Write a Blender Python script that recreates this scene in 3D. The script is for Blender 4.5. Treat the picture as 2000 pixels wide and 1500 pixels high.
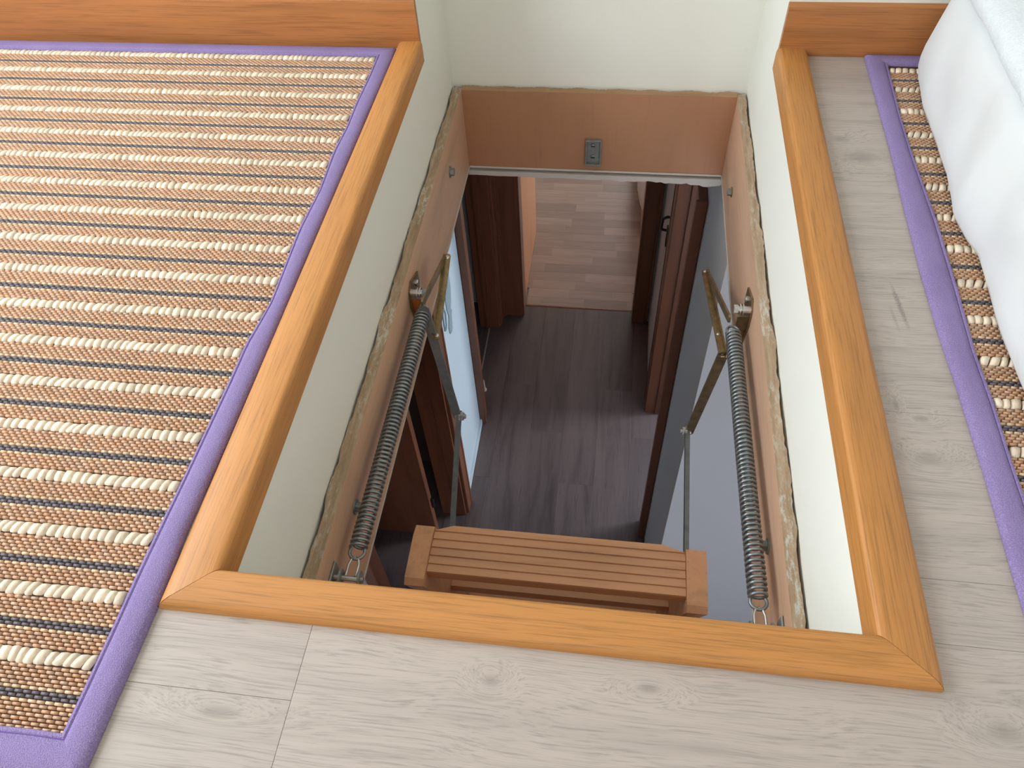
import bpy, math, random
import numpy as np
from mathutils import Vector, Matrix
random.seed(7); rng = np.random.default_rng(7)
for o in list(bpy.data.objects): bpy.data.objects.remove(o)
scene = bpy.context.scene
COL = scene.collection

# ------------------------------------------------------------------ camera
cam_d = bpy.data.cameras.new('camera'); cam = bpy.data.objects.new('camera', cam_d); COL.objects.link(cam)
cam_d.sensor_width = 36; cam_d.lens = 27.0; cam_d.clip_start = .02
RT, UP, BK = Vector((.9914, .1226, -.0460)), Vector((-.0679, .7823, .6192)), Vector((.1119, -.6107, .7839))
BK.normalize(); RT = UP.cross(BK).normalized(); UP = BK.cross(RT)
cam.matrix_world = Matrix(((RT.x, UP.x, BK.x, 0), (RT.y, UP.y, BK.y, 0), (RT.z, UP.z, BK.z, .75), (0, 0, 0, 1)))
scene.camera = cam
# ------------------------------------------------------------------ light
scene.view_settings.view_transform = 'Standard'; scene.view_settings.look = 'None'
scene.view_settings.gamma = 1; scene.view_settings.use_curve_mapping = False
scene.view_settings.exposure = -0.10
scene.cycles.max_bounces = 6; scene.cycles.diffuse_bounces = 4; scene.cycles.glossy_bounces = 2; scene.cycles.transmission_bounces = 2
scene.cycles.use_light_tree = False; scene.cycles.caustics_reflective = False; scene.cycles.caustics_refractive = False; scene.cycles.adaptive_threshold = .08
w = bpy.data.worlds.new('world'); scene.world = w; w.use_nodes = True
w.node_tree.nodes['Background'].inputs[0].default_value = (.75, .86, 1, 1)
w.node_tree.nodes['Background'].inputs[1].default_value = 1.0
def area(name, loc, look, sx, sy, power, col):
    d = bpy.data.lights.new(name, 'AREA'); d.shape = 'RECTANGLE'; d.size = sx; d.size_y = sy
    d.energy = power; d.color = col
    o = bpy.data.objects.new(name, d); COL.objects.link(o); o.location = loc
    o.rotation_euler = (Vector(look) - Vector(loc)).to_track_quat('-Z', 'Y').to_euler()
    return o
# daylight through room windows; the attic front and hall lamps are added fill
area('attic_window_daylight', (-1.79, .30, .98), (0, .30, .70), 1.9, 1.16, 54, (.87, .93, 1.0))
area('attic_front_fill', (.1, -1.84, 1.35), (0, 0, .8), 1.3, 1.0, 12, (1.0, .91, .78))  # unseen warm fill added behind the viewer to lift the shaft and niche
area('far_room_window_daylight', (.95, 6.94, -1.45), (.2, 4.5, -2.6), 1.5, 1.3, 82, (1.0, .93, .88))
area('right_room_window_daylight', (2.57, 3.0, -1.55), (0, 2.15, -2.2), .7, 1.2, 100, (.70, .84, 1.0))
area('hall_fill', (.75, -1.36, -1.45), (.5, 1.4, -1.7), 1.1, 1.2, 26, (.80, .86, 1.0))  # unseen cool lamp added to brighten the hall corner and door casings

# ------------------------------------------------------------------ mesh helpers
class MB:
    def __init__(s): s.v = []; s.f = []
    def add(s, vs, fs):
        n = len(s.v); s.v += [tuple(map(float, p)) for p in vs]; s.f += [tuple(i + n for i in f) for f in fs]; return s
    def box(s, x0, x1, y0, y1, z0, z1):
        vs = [(x, y, z) for z in (z0, z1) for y in (y0, y1) for x in (x0, x1)]
        return s.add(vs, [(0, 2, 3, 1), (4, 5, 7, 6), (0, 1, 5, 4), (2, 6, 7, 3), (0, 4, 6, 2), (1, 3, 7, 5)])
    def chbox(s, x0, x1, y0, y1, z0, z1, c):
        vs = []
        for (a, z) in ((0, z0), (0, z1 - c), (c, z1)):
            vs += [(x0 + a, y0 + a, z), (x1 - a, y0 + a, z), (x1 - a, y1 - a, z), (x0 + a, y1 - a, z)]
        fs = [(3, 2, 1, 0), (8, 9, 10, 11)]
        for k in (0, 4):
            for i in range(4): fs.append((k + i, k + (i + 1) % 4, k + 4 + (i + 1) % 4, k + 4 + i))
        return s.add(vs, fs)
    def rbox(s, x0, x1, y0, y1, z0, z1, c):       # chamfered on all edges
        X, Y, Z = (x0, x1), (y0, y1), (z0, z1)
        vs = []; idx = {}
        for i in (0, 1):
            for j in (0, 1):
                for k in (0, 1):
                    sx, sy, sz = 1 - 2 * i, 1 - 2 * j, 1 - 2 * k
                    for a in range(3):
                        d = [c * sx, c * sy, c * sz]; d[a] = 0
                        idx[i, j, k, a] = len(vs); vs.append((X[i] + d[0], Y[j] + d[1], Z[k] + d[2]))
        fs = []
        for a in range(3):
            for e in (0, 1):
                q = []
                for (p, r) in ((0, 0), (1, 0), (1, 1), (0, 1)):
                    t = [p, r]; t.insert(a, e); q.append(idx[t[0], t[1], t[2], a])
                fs.append(tuple(q))
        for a in range(3):
            b, d = [q for q in range(3) if q != a]
            for eb in (0, 1):
                for ed in (0, 1):
                    def key(ea, ax):
                        t = [0, 0, 0]; t[a] = ea; t[b] = eb; t[d] = ed; return idx[t[0], t[1], t[2], ax]
                    fs.append((key(0, b), key(1, b), key(1, d), key(0, d)))
        for i in (0, 1):
            for j in (0, 1):
                for k in (0, 1): fs.append(tuple(idx[i, j, k, a] for a in range(3)))
        return s.add(vs, fs)
    def prism(s, poly, axis, a0, a1):
        def P(p, a):
            t = list(p); t.insert(axis, a); return t
        n = len(poly)
        vs = [P(p, a0) for p in poly] + [P(p, a1) for p in poly]
        return s.add(vs, [tuple(range(n))[::-1], tuple(range(n, 2 * n))] + [(i, (i + 1) % n, n + (i + 1) % n, n + i) for i in range(n)])
    def loft(s, rings, cap=True, closed=True):
        n = len(rings[0]); vs = [p for r in rings for p in r]; fs = []
        m = n if closed else n - 1
        for k in range(len(rings) - 1):
            for i in range(m): fs.append((k * n + i, k * n + (i + 1) % n, (k + 1) * n + (i + 1) % n, (k + 1) * n + i))
        if cap: fs += [tuple(range(n))[::-1], tuple(range((len(rings) - 1) * n, len(rings) * n))]
        return s.add(vs, fs)
    def tube(s, pts, r, n=8, cap=True, closed=False):
        pts = [Vector(p) for p in pts]; m = len(pts); rings = []; nrm = None
        for i, p in enumerate(pts):
            if closed: t = pts[(i + 1) % m] - pts[i - 1]
            else: t = pts[min(i + 1, m - 1)] - pts[max(i - 1, 0)]
            t.normalize()
            if nrm is None:
                nrm = t.cross(Vector((0, 0, 1)) if abs(t.z) < .9 else Vector((1, 0, 0))).normalized()
            nrm = (nrm - t * nrm.dot(t)).normalized(); b = t.cross(nrm)
            rr = r[i] if isinstance(r, (list, tuple)) else r
            rings.append([p + nrm * rr * math.cos(2 * math.pi * k / n) + b * rr * math.sin(2 * math.pi * k / n) for k in range(n)])
        if closed: rings.append(rings[0]); cap = False
        return s.loft(rings, cap)
    def cyl(s, p, q, r, n=14, c=0):
        p, q = Vector(p), Vector(q); d = (q - p).normalized()
        if c: return s.tube([p, p + d * c * .01, q - d * c, q], [r, r, r, r - c], n)
        return s.tube([p, q], r, n)
    def bar(s, p, q, w, t, ext=0):                # flat bar in the YZ plane, thickness along X
        p, q = Vector(p), Vector(q); d = (q - p).normalized(); p = p - d * ext; q = q + d * ext
        wv = d.cross(Vector((1, 0, 0))).normalized() * (w / 2); tv = d.cross(wv).normalized() * (t / 2)
        r = []
        for (a, k) in ((p, .55), (p + d * w * .3, 1), (q - d * w * .3, 1), (q, .55)):
            r.append([a + wv * k + tv, a - wv * k + tv, a - wv * k - tv, a + wv * k - tv])
        return s.loft(r)

def flat(b, p, q, w, t, ext=0):                     # flat bar whose broad face lies along X
    p, q = Vector(p), Vector(q); d = (q - p).normalized(); p = p - d * ext; q = q + d * ext
    wv = Vector((1, 0, 0)); wv = (wv - d * wv.dot(d)).normalized() * (w / 2); tv = d.cross(wv).normalized() * (t / 2); r = []
    for (a, k) in ((p, .55), (p + d * w * .3, 1), (q - d * w * .3, 1), (q, .55)):
        r.append([a + wv * k + tv, a - wv * k + tv, a - wv * k - tv, a + wv * k - tv])
    return b.loft(r)
def thing(name, label, cat, loc=(0, 0, 0), group=None):
    o = bpy.data.objects.new(name, None); COL.objects.link(o); o.location = loc; o.empty_display_size = .05
    o['label'] = label; o['category'] = cat
    if group: o['group'] = group
    return o
def wloc(o):
    p = Vector((0, 0, 0))
    while o is not None: p += o.location; o = o.parent
    return p
def finish(me, mat, smooth):
    if mat: me.materials.append(MAT[mat])
    if smooth is not None:
        me.shade_smooth(); me.set_sharp_from_angle(angle=math.radians(smooth))
def obj(name, mb, mat, parent=None, org=None, smooth=35):
    """mesh given in world coordinates; origin at org (or at the parent's)"""
    if org is None:
        if parent is not None: org = wloc(parent)
        else:
            a = np.array(mb.v); org = ((a[:, 0].min() + a[:, 0].max()) / 2, (a[:, 1].min() + a[:, 1].max()) / 2, a[:, 2].min())
    org = Vector(org)
    me = bpy.data.meshes.new(name)
    me.from_pydata([tuple(Vector(p) - org) for p in mb.v], [], mb.f); me.update()
    import bmesh
    b = bmesh.new(); b.from_mesh(me); bmesh.ops.recalc_face_normals(b, faces=b.faces); b.to_mesh(me); b.free()
    finish(me, mat, smooth)
    o = bpy.data.objects.new(name, me); COL.objects.link(o)
    if parent is not None: o.parent = parent; o.location = org - wloc(parent)
    else: o.location = org
    return o
def tag(o, label, cat, group=None):
    o['label'] = label; o['category'] = cat
    if group: o['group'] = group
    return o
def struct(name, mb, mat, label, parent=None, cat=None):
    o = obj(name, mb, mat, parent)
    if parent is None:
        o['kind'] = 'structure'; o['label'] = label; o['category'] = cat or name.split('_')[0]
    return o

# ------------------------------------------------------------------ materials
MAT = {}
class NT:
    def __init__(s, name, rough=.5, metal=0, spec=.5):
        m = bpy.data.materials.new(name); m.use_nodes = True; MAT[name] = m
        s.nt = m.node_tree; s.b = s.nt.nodes['Principled BSDF']
        s.b.inputs['Roughness'].default_value = rough; s.b.inputs['Metallic'].default_value = metal
        s.b.inputs['Specular IOR Level'].default_value = spec
    def n(s, t, **k):
        o = s.nt.nodes.new(t)
        for a, v in k.items():
            if hasattr(o, a): setattr(o, a, v)
            else: s.set(o, a, v)
        return o
    def set(s, o, a, v):
        i = o.inputs[int(a[1:])] if a[0] == 'i' and a[1:].isdigit() else o.inputs[a.replace('_', ' ')]
        if hasattr(v, 'is_output') or isinstance(v, bpy.types.NodeSocket): s.nt.links.new(v, i)
        else: i.default_value = v
    def math(s, op, a, b=None, c=None, clamp=False):
        o = s.nt.nodes.new('ShaderNodeMath'); o.operation = op; o.use_clamp = clamp
        for i, v in enumerate((a, b, c)):
            if v is None: continue
            if isinstance(v, bpy.types.NodeSocket): s.nt.links.new(v, o.inputs[i])
            else: o.inputs[i].default_value = v
        return o.outputs[0]
    def coords(s, kind='Object'): return s.n('ShaderNodeTexCoord').outputs[kind]
    def pos(s): return s.n('ShaderNodeNewGeometry').outputs['Position']
    def mapping(s, vec, scale=(1, 1, 1), rot=(0, 0, 0), loc=(0, 0, 0)):
        o = s.nt.nodes.new('ShaderNodeMapping'); s.nt.links.new(vec, o.inputs[0])
        for i, v in ((1, loc), (2, rot), (3, scale)):
            if isinstance(v, bpy.types.NodeSocket): s.nt.links.new(v, o.inputs[i])
            else: o.inputs[i].default_value = v
        return o.outputs[0]
    def noise(s, vec, scale=1, detail=4, rough=.5, dist=0):
        o = s.nt.nodes.new('ShaderNodeTexNoise'); s.nt.links.new(vec, o.inputs['Vector'])
        o.inputs['Scale'].default_value = scale; o.inputs['Detail'].default_value = detail
        o.inputs['Roughness'].default_value = rough; o.inputs['Distortion'].default_value = dist
        return o.outputs['Fac']
    def ramp(s, fac, stops):
        o = s.nt.nodes.new('ShaderNodeValToRGB'); s.nt.links.new(fac, o.inputs[0]); e = o.color_ramp.elements
        while len(e) < len(stops): e.new(.5)
        for k, (p, c) in enumerate(stops): e[k].position = p; e[k].color = (*c, 1) if len(c) == 3 else c
        return o.outputs['Color']
    def mix(s, fac, a, b, mode='MIX'):
        o = s.nt.nodes.new('ShaderNodeMix'); o.data_type = 'RGBA'; o.blend_type = mode
        for i, v in ((0, fac), (6, a), (7, b)):
            if isinstance(v, bpy.types.NodeSocket): s.nt.links.new(v, o.inputs[i])
            else: o.inputs[i].default_value = (*v, 1) if isinstance(v, tuple) and len(v) == 3 else v
        return o.outputs[2]
    def maprange(s, v, a, b, c=0, d=1):
        o = s.nt.nodes.new('ShaderNodeMapRange'); o.interpolation_type = 'SMOOTHSTEP'; s.nt.links.new(v, o.inputs[0])
        for i, q in zip((1, 2, 3, 4), (a, b, c, d)): o.inputs[i].default_value = q
        return o.outputs[0]
    def color(s, c):
        if isinstance(c, bpy.types.NodeSocket): s.nt.links.new(c, s.b.inputs['Base Color'])
        else: s.b.inputs['Base Color'].default_value = (*c, 1)
    def bump(s, h, strength=.2, dist=.002):
        o = s.nt.nodes.new('ShaderNodeBump'); o.inputs['Strength'].default_value = strength; o.inputs['Distance'].default_value = dist
        s.nt.links.new(h, o.inputs['Height']); s.nt.links.new(o.outputs[0], s.b.inputs['Normal'])
    def rnd(s): return s.n('ShaderNodeObjectInfo').outputs['Random']
def srgb(r, g, b):
    f = lambda c: (c / 255 / 12.92) if c / 255 <= .04045 else ((c / 255 + .055) / 1.055) ** 2.4
    return (f(r), f(g), f(b))
def dk(c, k): return tuple(x * k for x in c)

def wood(name, base, axis, along=1.3, cross=14, fine=130, contrast=.35, pores=.35, rough=.45, tint=.06, dense=False, knots=False, marks=(), knot_pts=(), bump=.12):
    """wood grain running along axis; every piece takes its own cut of the grain"""
    m = NT(name, rough)
    p = m.pos() if (marks or knot_pts) else m.coords()
    P = p
    r = m.rnd(); off = m.n('ShaderNodeCombineXYZ', i0=m.math('MULTIPLY', r, 7.3), i1=m.math('MULTIPLY', r, 3.1), i2=m.math('MULTIPLY', r, 5.7)).outputs[0]
    va = m.n('ShaderNodeVectorMath', operation='ADD'); m.nt.links.new(p, va.inputs[0]); m.nt.links.new(off, va.inputs[1]); p = va.outputs[0]
    sc = [cross] * 3; sc[axis] = along
    if knots or knot_pts:
        warp = m.noise(m.mapping(p, tuple(3 if k == axis else 9 for k in range(3))), 1, 2)
        w2 = m.math('MULTIPLY', m.math('SUBTRACT', warp, .5), .04)
        hal = None
        for (kx, ky, ka, kb, amp) in knot_pts:
            d = m.n('ShaderNodeVectorMath', operation='SUBTRACT'); m.nt.links.new(P, d.inputs[0]); d.inputs[1].default_value = (kx, ky, 0)
            q = m.n('ShaderNodeVectorMath', operation='LENGTH'); m.nt.links.new(m.mapping(d.outputs[0], (1 / ka, 1 / kb, 0)), q.inputs[0])
            L = q.outputs['Value']
            w2 = m.math('ADD', w2, m.math('MULTIPLY', m.maprange(L, 0, 3.2, 1, 0), amp * .45))
            h = m.maprange(L, .1, 1.1, 1, 0); hal = h if hal is None else m.math('MAXIMUM', hal, h)
        cv = m.n('ShaderNodeCombineXYZ', i0=w2, i1=w2, i2=w2).outputs[0]
        va = m.n('ShaderNodeVectorMath', operation='ADD'); m.nt.links.new(p, va.inputs[0]); m.nt.links.new(cv, va.inputs[1]); p = va.outputs[0]
    n1 = m.noise(m.mapping(p, tuple(sc)), 1, 5, .55, .6)
    c = m.ramp(n1, [(.25, dk(base, 1 - contrast)), (.5, base), (.78, tuple(min(1, x * (1 + contrast * .45)) for x in base))])
    sf = [fine] * 3; sf[axis] = fine / (38 if dense else 18)
    n2 = m.noise(m.mapping(p, tuple(sf)), 1, 3, .6)
    c = m.mix(m.math('MULTIPLY', m.maprange(n2, .44 if dense else .56, .74), pores), c, dk(base, .45))
    sm = [cross * 4.5] * 3; sm[axis] = along * 3
    n3 = m.noise(m.mapping(p, tuple(sm)), 1, 4, .6, .3)
    c = m.mix(m.math('MULTIPLY', m.maprange(n3, .57, .72), pores * (.45 if dense else .8)), c, dk(base, .55))
    if knot_pts: c = m.mix(m.math('MULTIPLY', hal, .42), c, dk(base, .42))
    for (kx, ky, ka, kb, rot, amt, sc2) in marks:
        d = m.n('ShaderNodeVectorMath', operation='SUBTRACT'); m.nt.links.new(P, d.inputs[0]); d.inputs[1].default_value = (kx, ky, 0)
        q = m.n('ShaderNodeVectorMath', operation='LENGTH'); m.nt.links.new(m.mapping(m.mapping(d.outputs[0], (1, 1, 0), (0, 0, rot)), (1 / ka, 1 / kb, 0)), q.inputs[0])
        sp = m.noise(m.mapping(P, (sc2, sc2 * 2.2, 0)), 1, 4, .7)
        h = m.math('MULTIPLY', m.maprange(q.outputs['Value'], .3, 1.05, 1, 0), m.maprange(sp, .4, .62))
        c = m.mix(m.math('MULTIPLY', h, amt), c, (.05, .045, .04))
    if tint:
        k = m.math('ADD', m.math('MULTIPLY', r, 2 * tint), 1 - tint)
        kk = m.n('ShaderNodeCombineXYZ', i0=k, i1=k, i2=k).outputs[0]
        c = m.mix(1.0, c, kk, 'MULTIPLY')
    m.color(c); m.bump(m.math('ADD', m.math('MULTIPLY', n2, -.5), m.math('MULTIPLY', n3, -.5)), bump, .001)
    return m

OAK = (.535, .232, .060)
wood('oak_trim_y', OAK, 1, 2.2, 34, 460, .18, .62, .48, .03, True)
wood('oak_trim_x', OAK, 0, 2.2, 34, 460, .18, .62, .48, .03, True)
wood('baseboard_x', (.44, .170, .050), 0, 1.8, 40, 420, .26, .58, .36, .03, True)
LAM = (.462, .396, .342)
wood('laminate_x', LAM, 0, 2.6, 46, 520, .16, .50, .42, .04, True,
     knot_pts=((-.083, .224, .012, .008, .05), (.067, .233, .016, .006, -.05), (.374, .519, .018, .010, .05), (.376, .574, .012, .006, .03),
               (.351, .593, .004, .012, .03), (.38, .229, .02, .012, .06), (-.336, .168, .030, .008, .04), (.385, 1.08, .03, .02, -.05), (.36, 1.13, .02, .012, .04)),
     marks=((.3845, .758, .0045, .050, -.10, .75, 420), (.374, .735, .003, .030, -.1, .35, 420)))
wood('ply_side_y', (.66, .41, .265), 1, 2.0, 13, 150, .24, .22, .55, .04)
wood('ply_end_z', (.47, .235, .125), 2, 2.0, 9, 120, .14, .12, .55, .04)
wood('ladder_x', (.66, .345, .18), 0, 2.2, 20, 140, .22, .35, .55, .06)
wood('ladder_z', (.66, .345, .18), 2, 2.2, 20, 140, .25, .35, .55, .06)
wood('veneer_z', (.175, .060, .027), 2, 1.6, 16, 130, .30, .3, .35, .08)
wood('veneer_light_z', (.64, .28, .11), 2, 1.6, 16, 130, .22, .25, .35, .05)
wood('dark_floor_y', (.125, .088, .082), 1, 1.7, 17, 120, .42, .45, .34, .10, knots=True)
wood('strip_floor_x', (.34, .245, .200), 0, 2.5, 20, 130, .20, .25, .35, .17)

def paint(name, base, var=.05, rough=.7, b=.12, specks=0):
    m = NT(name, rough, spec=.3); p = m.coords()
    n = m.noise(p, 2.2, 5, .6); c = m.ramp(n, [(.3, dk(base, 1 - var)), (.7, base)])
    n2 = m.noise(p, 34, 4, .6)
    if specks:
        n3 = m.noise(m.mapping(p, (9, 9, 9)), 1, 6, .8); c = m.mix(m.math('MULTIPLY', m.maprange(n3, .68, .74), specks), c, (.30, .24, .17))
    m.color(c); m.bump(n2, b, .003)
paint('shaft_paint', (.87, .87, .785), .03, .62, .25, .15)
paint('attic_wall', (.86, .81, .73), .04)
paint('ceiling_white', (.82, .82, .80), .03)
paint('hall_wall', (.66, .66, .66), .04)
paint('hall_wall_blue', (.52, .575, .60), .04, .5)
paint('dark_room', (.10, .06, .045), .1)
paint('seal_white', (.66, .63, .58), .15, .6, .3)
def plain(name, c, rough=.5, metal=0, spec=.5, n=0):
    m = NT(name, rough, metal, spec); p = m.coords()
    f = m.noise(p, 60, 4, .6); m.color(m.ramp(f, [(.3, dk(c, 1 - n)), (.7, c)]))
plain('purple_seam', (.16, .11, .30), .9, 0, .2, .1)
plain('spring_steel', (.30, .335, .35), .36, .7, .5, .25)
plain('zinc', (.62, .62, .60), .3, .9, .5, .2)
plain('gold_zinc', (.38, .275, .14), .34, .85, .5, .5)
plain('gray_metal', (.30, .315, .30), .5, .45, .5, .25)
plain('black_plastic', (.012, .012, .014), .3)
plain('decal_gray', (.27, .325, .34), .5, 0, .4, .05)
plain('threshold_metal', (.62, .58, .52), .35, .6, .5, .1)
plain('white_plastic', (.75, .72, .66), .5)
m = NT('orange_paint', .45); m.color((.40, .13, .03))
# purple border cloth with a fine weave
m = NT('purple_cloth', .85, spec=.25); p = m.coords()
wv = m.noise(m.mapping(p, (900, 900, 200)), 1, 1); n = m.noise(p, 14, 5, .6)
c = m.ramp(n, [(.3, (.235, .170, .36)), (.7, (.275, .205, .41))]); c = m.mix(m.math('MULTIPLY', m.maprange(wv, .45, .62), .28), c, (.48, .42, .66))
m.color(c); m.bump(wv, .8, .0016)
# rug parts, tinted piece by piece through a colour attribute
def attr_mat(name, rough, spec, fine, bs):
    m = NT(name, rough, spec=spec); a = m.n('ShaderNodeAttribute'); a.attribute_name = 'tint'
    f = m.noise(m.mapping(m.coords(), fine), 1, 3, .6)
    m.color(m.mix(m.math('MULTIPLY', m.maprange(f, .42, .66), .30), a.outputs['Color'], m.mix(.5, a.outputs['Color'], (.1, .05, .03))))
    m.bump(f, bs, .0006)
attr_mat('bamboo_weave', .42, .5, (120, 900, 900), .12)
attr_mat('raffia', .62, .4, (420, 160, 300), .45)
plain('rug_backing', (.085, .046, .029), .9, 0, .2, .2)
# bedding
m = NT('white_sheet', .85, spec=.2); p = m.coords(); n = m.noise(p, 6, 4, .55); m.color(m.ramp(n, [(.3, (.70, .73, .73)), (.7, (.74, .76, .76))])); m.bump(m.noise(p, 40, 4, .6), .12, .004)
m.b.inputs['Sheen Weight'].default_value = .25
m = NT('fleece', .95, spec=.1); p = m.coords(); n = m.noise(p, 160, 4, .7); m.color(m.ramp(n, [(.3, (.74, .80, .84)), (.7, (.84, .88, .90))])); m.bump(n, .6, .004)
m.b.inputs['Sheen Weight'].default_value = .5
m = NT('plaster_ledge', .8, spec=.2); p = m.coords()
n = m.noise(m.mapping(p, (150, 45, 150)), 1, 6, .75); n4 = m.noise(m.mapping(p, (9, 5, 9)), 1, 3)
c = m.ramp(m.noise(m.mapping(p, (160, 12, 160)), 1, 4, .6), [(.3, (.34, .225, .135)), (.7, (.52, .38, .25))])
k = m.math('MULTIPLY', m.maprange(n, .48, .62), m.maprange(n4, .36, .60)); c = m.mix(m.math('MULTIPLY', k, .85), c, (.64, .62, .54)); m.color(c); m.bump(n, .8, .004)
wood('ply_edge_x', (.42, .25, .13), 0, 3, 60, 200, .35, .4, .6, .05)

# ------------------------------------------------------------------ upper room shell
HX0, HX1, HY0, HY1, NY = -.384, .284, .305, 1.397, 1.622      # hatch opening; knee wall; niche back
ZL, ZC = -2.85, -.44                                             # hall floor and ceiling
RX0, RX1, RY0, RZ = -1.75, 2.0, -1.8, 2.25
fl = MB()
for (a, b, c, d) in ((RX0, HX0 - .041, RY0, HY1), (HX1 + .041, RX1, RY0, HY1), (HX0 - .041, HX1 + .041, RY0, HY0 - .041)): fl.box(a, b, c, d, -.05, -.0085)
for (a, b, c, d) in ((RX0, RX1, RY0, -.56), (1.3, RX1, -.56, HY1)): fl.box(a, b, c, d, -.0085, 0)
floor = struct('floor', fl, 'laminate_x', 'attic floor of pale grey-beige laminate planks around the hatch opening')
def sub_rects(a, b, c, d):
    out = []
    if d <= HY0 or b <= HX0 or a >= HX1: return [(a, b, c, d)]
    if c < HY0: out.append((a, b, c, HY0)); c = HY0
    if a < HX0: out.append((a, HX0, c, d))
    if b > HX1: out.append((HX1, b, c, d))
    return out
def plank(parent, a, b, c, d, z, mat, th=.008, ch=.00035, gap=.00012, dz=0):
    return obj('plank', MB().chbox(a + gap, b - gap, c + gap, d - gap, z - th, z + dz, ch), mat, parent, ((a + b) / 2, (c + d) / 2, z - th), None)
rowsR = [-.56, -.332, -.103, .126, .372, .582, .811, 1.04, 1.27, HY1]
rowsL = [-.56, -.273, -.044, .185, .414, .643, .872, 1.10, 1.33, HY1]
for rows, x0, x1 in ((rowsR, -.27, 1.3), (rowsL, RX0, -.27)):
    for c, d in zip(rows[:-1], rows[1:]):
        for (a, b, e, f) in sub_rects(x0, x1, c, d):
            if (b - a) > .005 and (f - e) > .005: plank(floor, a, b, e, f, 0, 'laminate_x')
# walls of the attic
wl = MB()
wl.box(RX0 - .08, RX0, RY0, HY1, 0, .38).box(RX0 - .08, RX0, RY0, HY1, 1.58, RZ).box(RX0 - .08, RX0, RY0, -.68, .38, 1.58).box(RX0 - .08, RX0, 1.28, HY1, .38, 1.58)
struct('wall_left', wl, 'attic_wall', 'pale attic wall holding the daylight window')
struct('wall_right', MB().box(RX1, RX1 + .08, RY0, HY1, 0, RZ), 'attic_wall', 'pale attic wall beyond the white mattress')
wf = MB().box(RX0, RX1, RY0 - .08, RY0, 0, .82).box(RX0, RX1, RY0 - .08, RY0, 1.88, RZ).box(RX0, -.68, RY0 - .08, RY0, .82, 1.88).box(.68, RX1, RY0 - .08, RY0, .82, 1.88)
struct('wall_front', wf, 'attic_wall', 'pale attic wall behind the viewer with an added opening for the fill lamp')
struct('ceiling', MB().box(RX0, RX1, RY0, NY + .1, RZ, RZ + .05), 'ceiling_white', 'white attic ceiling')
NZ = 1.15
wb = MB().box(RX0, HX0 - .002, HY1, HY1 + .05, -.05, RZ).box(HX1 + .002, RX1, HY1, HY1 + .05, -.05, RZ).box(HX0, HX1, HY1, HY1 + .05, NZ, RZ)
struct('wall_back', wb, 'shaft_paint', 'low cream attic wall behind the baseboards')
# plastered shaft: side walls run from the attic floor down and back into the niche
def jag(n, a): return [a * (random.random() - .5) for _ in range(n)]
for nm, xs, lab in (('wall_shaft_left', (HX0 - .04, HX0), 'cream plastered side of the hatch shaft under the left oak trim'),
                    ('wall_shaft_right', (HX1, HX1 + .04), 'brightly lit white plastered side of the hatch shaft under the right oak trim')):
    b = MB().prism([(HY0 - .04, ZC), (NY, ZC), (NY, NZ), (HY1 - .0005, NZ), (HY1 - .0005, -.009), (HY0 - .04, -.009)], 0, *xs)
    struct(nm, b, 'shaft_paint', lab, cat='wall')
struct('wall_shaft_back', MB().box(HX0 - .04, HX1 + .04, NY, NY + .04, ZC, NZ), 'shaft_paint', 'cream painted niche wall above the far plywood board', cat='wall')
struct('wall_shaft_front', MB().box(HX0, HX1, HY0 - .04, HY0, ZC, -.009), 'shaft_paint', 'near plastered side of the hatch shaft hidden below the near trim', cat='wall')
struct('ceiling_niche', MB().box(HX0 - .04, HX1 + .04, HY1, NY + .04, NZ, NZ + .03), 'shaft_paint', 'cream ceiling of the niche above the hatch', cat='ceiling')

# ------------------------------------------------------------------ oak trims round the opening
def trim_profile(o, i):      # o = outer edge, i = inner edge (signed), returns (u, z)
    s = 1 if i > o else -1; wd = abs(i - o)
    p = [(0, -.002), (0, .004), (.0015, .0085), (.005, .0118), (.010, .0135), (wd - .008, .0150), (wd - .0045, .0142), (wd - .0018, .0120), (wd - .0004, .0085), (wd, .004), (wd, -.026), (wd - .003, -.0275), (wd - .005, -.026), (wd - .005, -.002)]
    return [(o + s * u, z) for u, z in p]
IX0, IX1, IY = -.3795, .2795, .3035; OX0, OX1, OY = -.4335, .3335, .2585
def mit(u, o, i): return OY + (IY - OY) * (u - o) / (i - o)
pl = trim_profile(OX0, IX0)
b = MB().loft([[(u, mit(u, OX0, IX0) + .0003, z) for u, z in pl], [(u + .0075 * (IX0 - u) / (IX0 - OX0), 1.386, z) for u, z in pl]])
struct('trim_1', b, 'oak_trim_y', 'orange oak trim board along the left side of the hatch, beside the rug')
pr = trim_profile(OX1, IX1)
b = MB().loft([[(u, mit(u, OX1, IX1) + .0003, z) for u, z in pr], [(u, 1.386, z) for u, z in pr]])
struct('trim_2', b, 'oak_trim_y', 'orange oak trim board along the right side of the hatch')
pn = trim_profile(OY, IY)
def mx(u, o, i): return o + (i - o) * (u - OY) / (IY - OY)
b = MB().loft([[(mx(u, OX0, IX0) + .0003, u, z) for u, z in pn], [(mx(u, OX1, IX1) - .0003, u, z) for u, z in pn]])
struct('trim_3', b, 'oak_trim_x', 'orange oak trim board across the near edge of the hatch, mitred at both ends')
# baseboards
bp = [(1.396, 0.0005), (1.384, .0005), (1.384, .084), (1.3855, .0885), (1.389, .091), (1.396, .092)]
struct('baseboard_left', MB().prism([(y, z) for y, z in bp], 0, RX0 + .002, HX0 + .0005), 'baseboard_x', 'glossy oak baseboard at the top left behind the striped rug')
struct('baseboard_right', MB().prism([(y, z) for y, z in bp], 0, HX1 - .0005, RX1 - .002), 'baseboard_x', 'darker brown oak baseboard at the top right behind the mattress')

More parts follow.
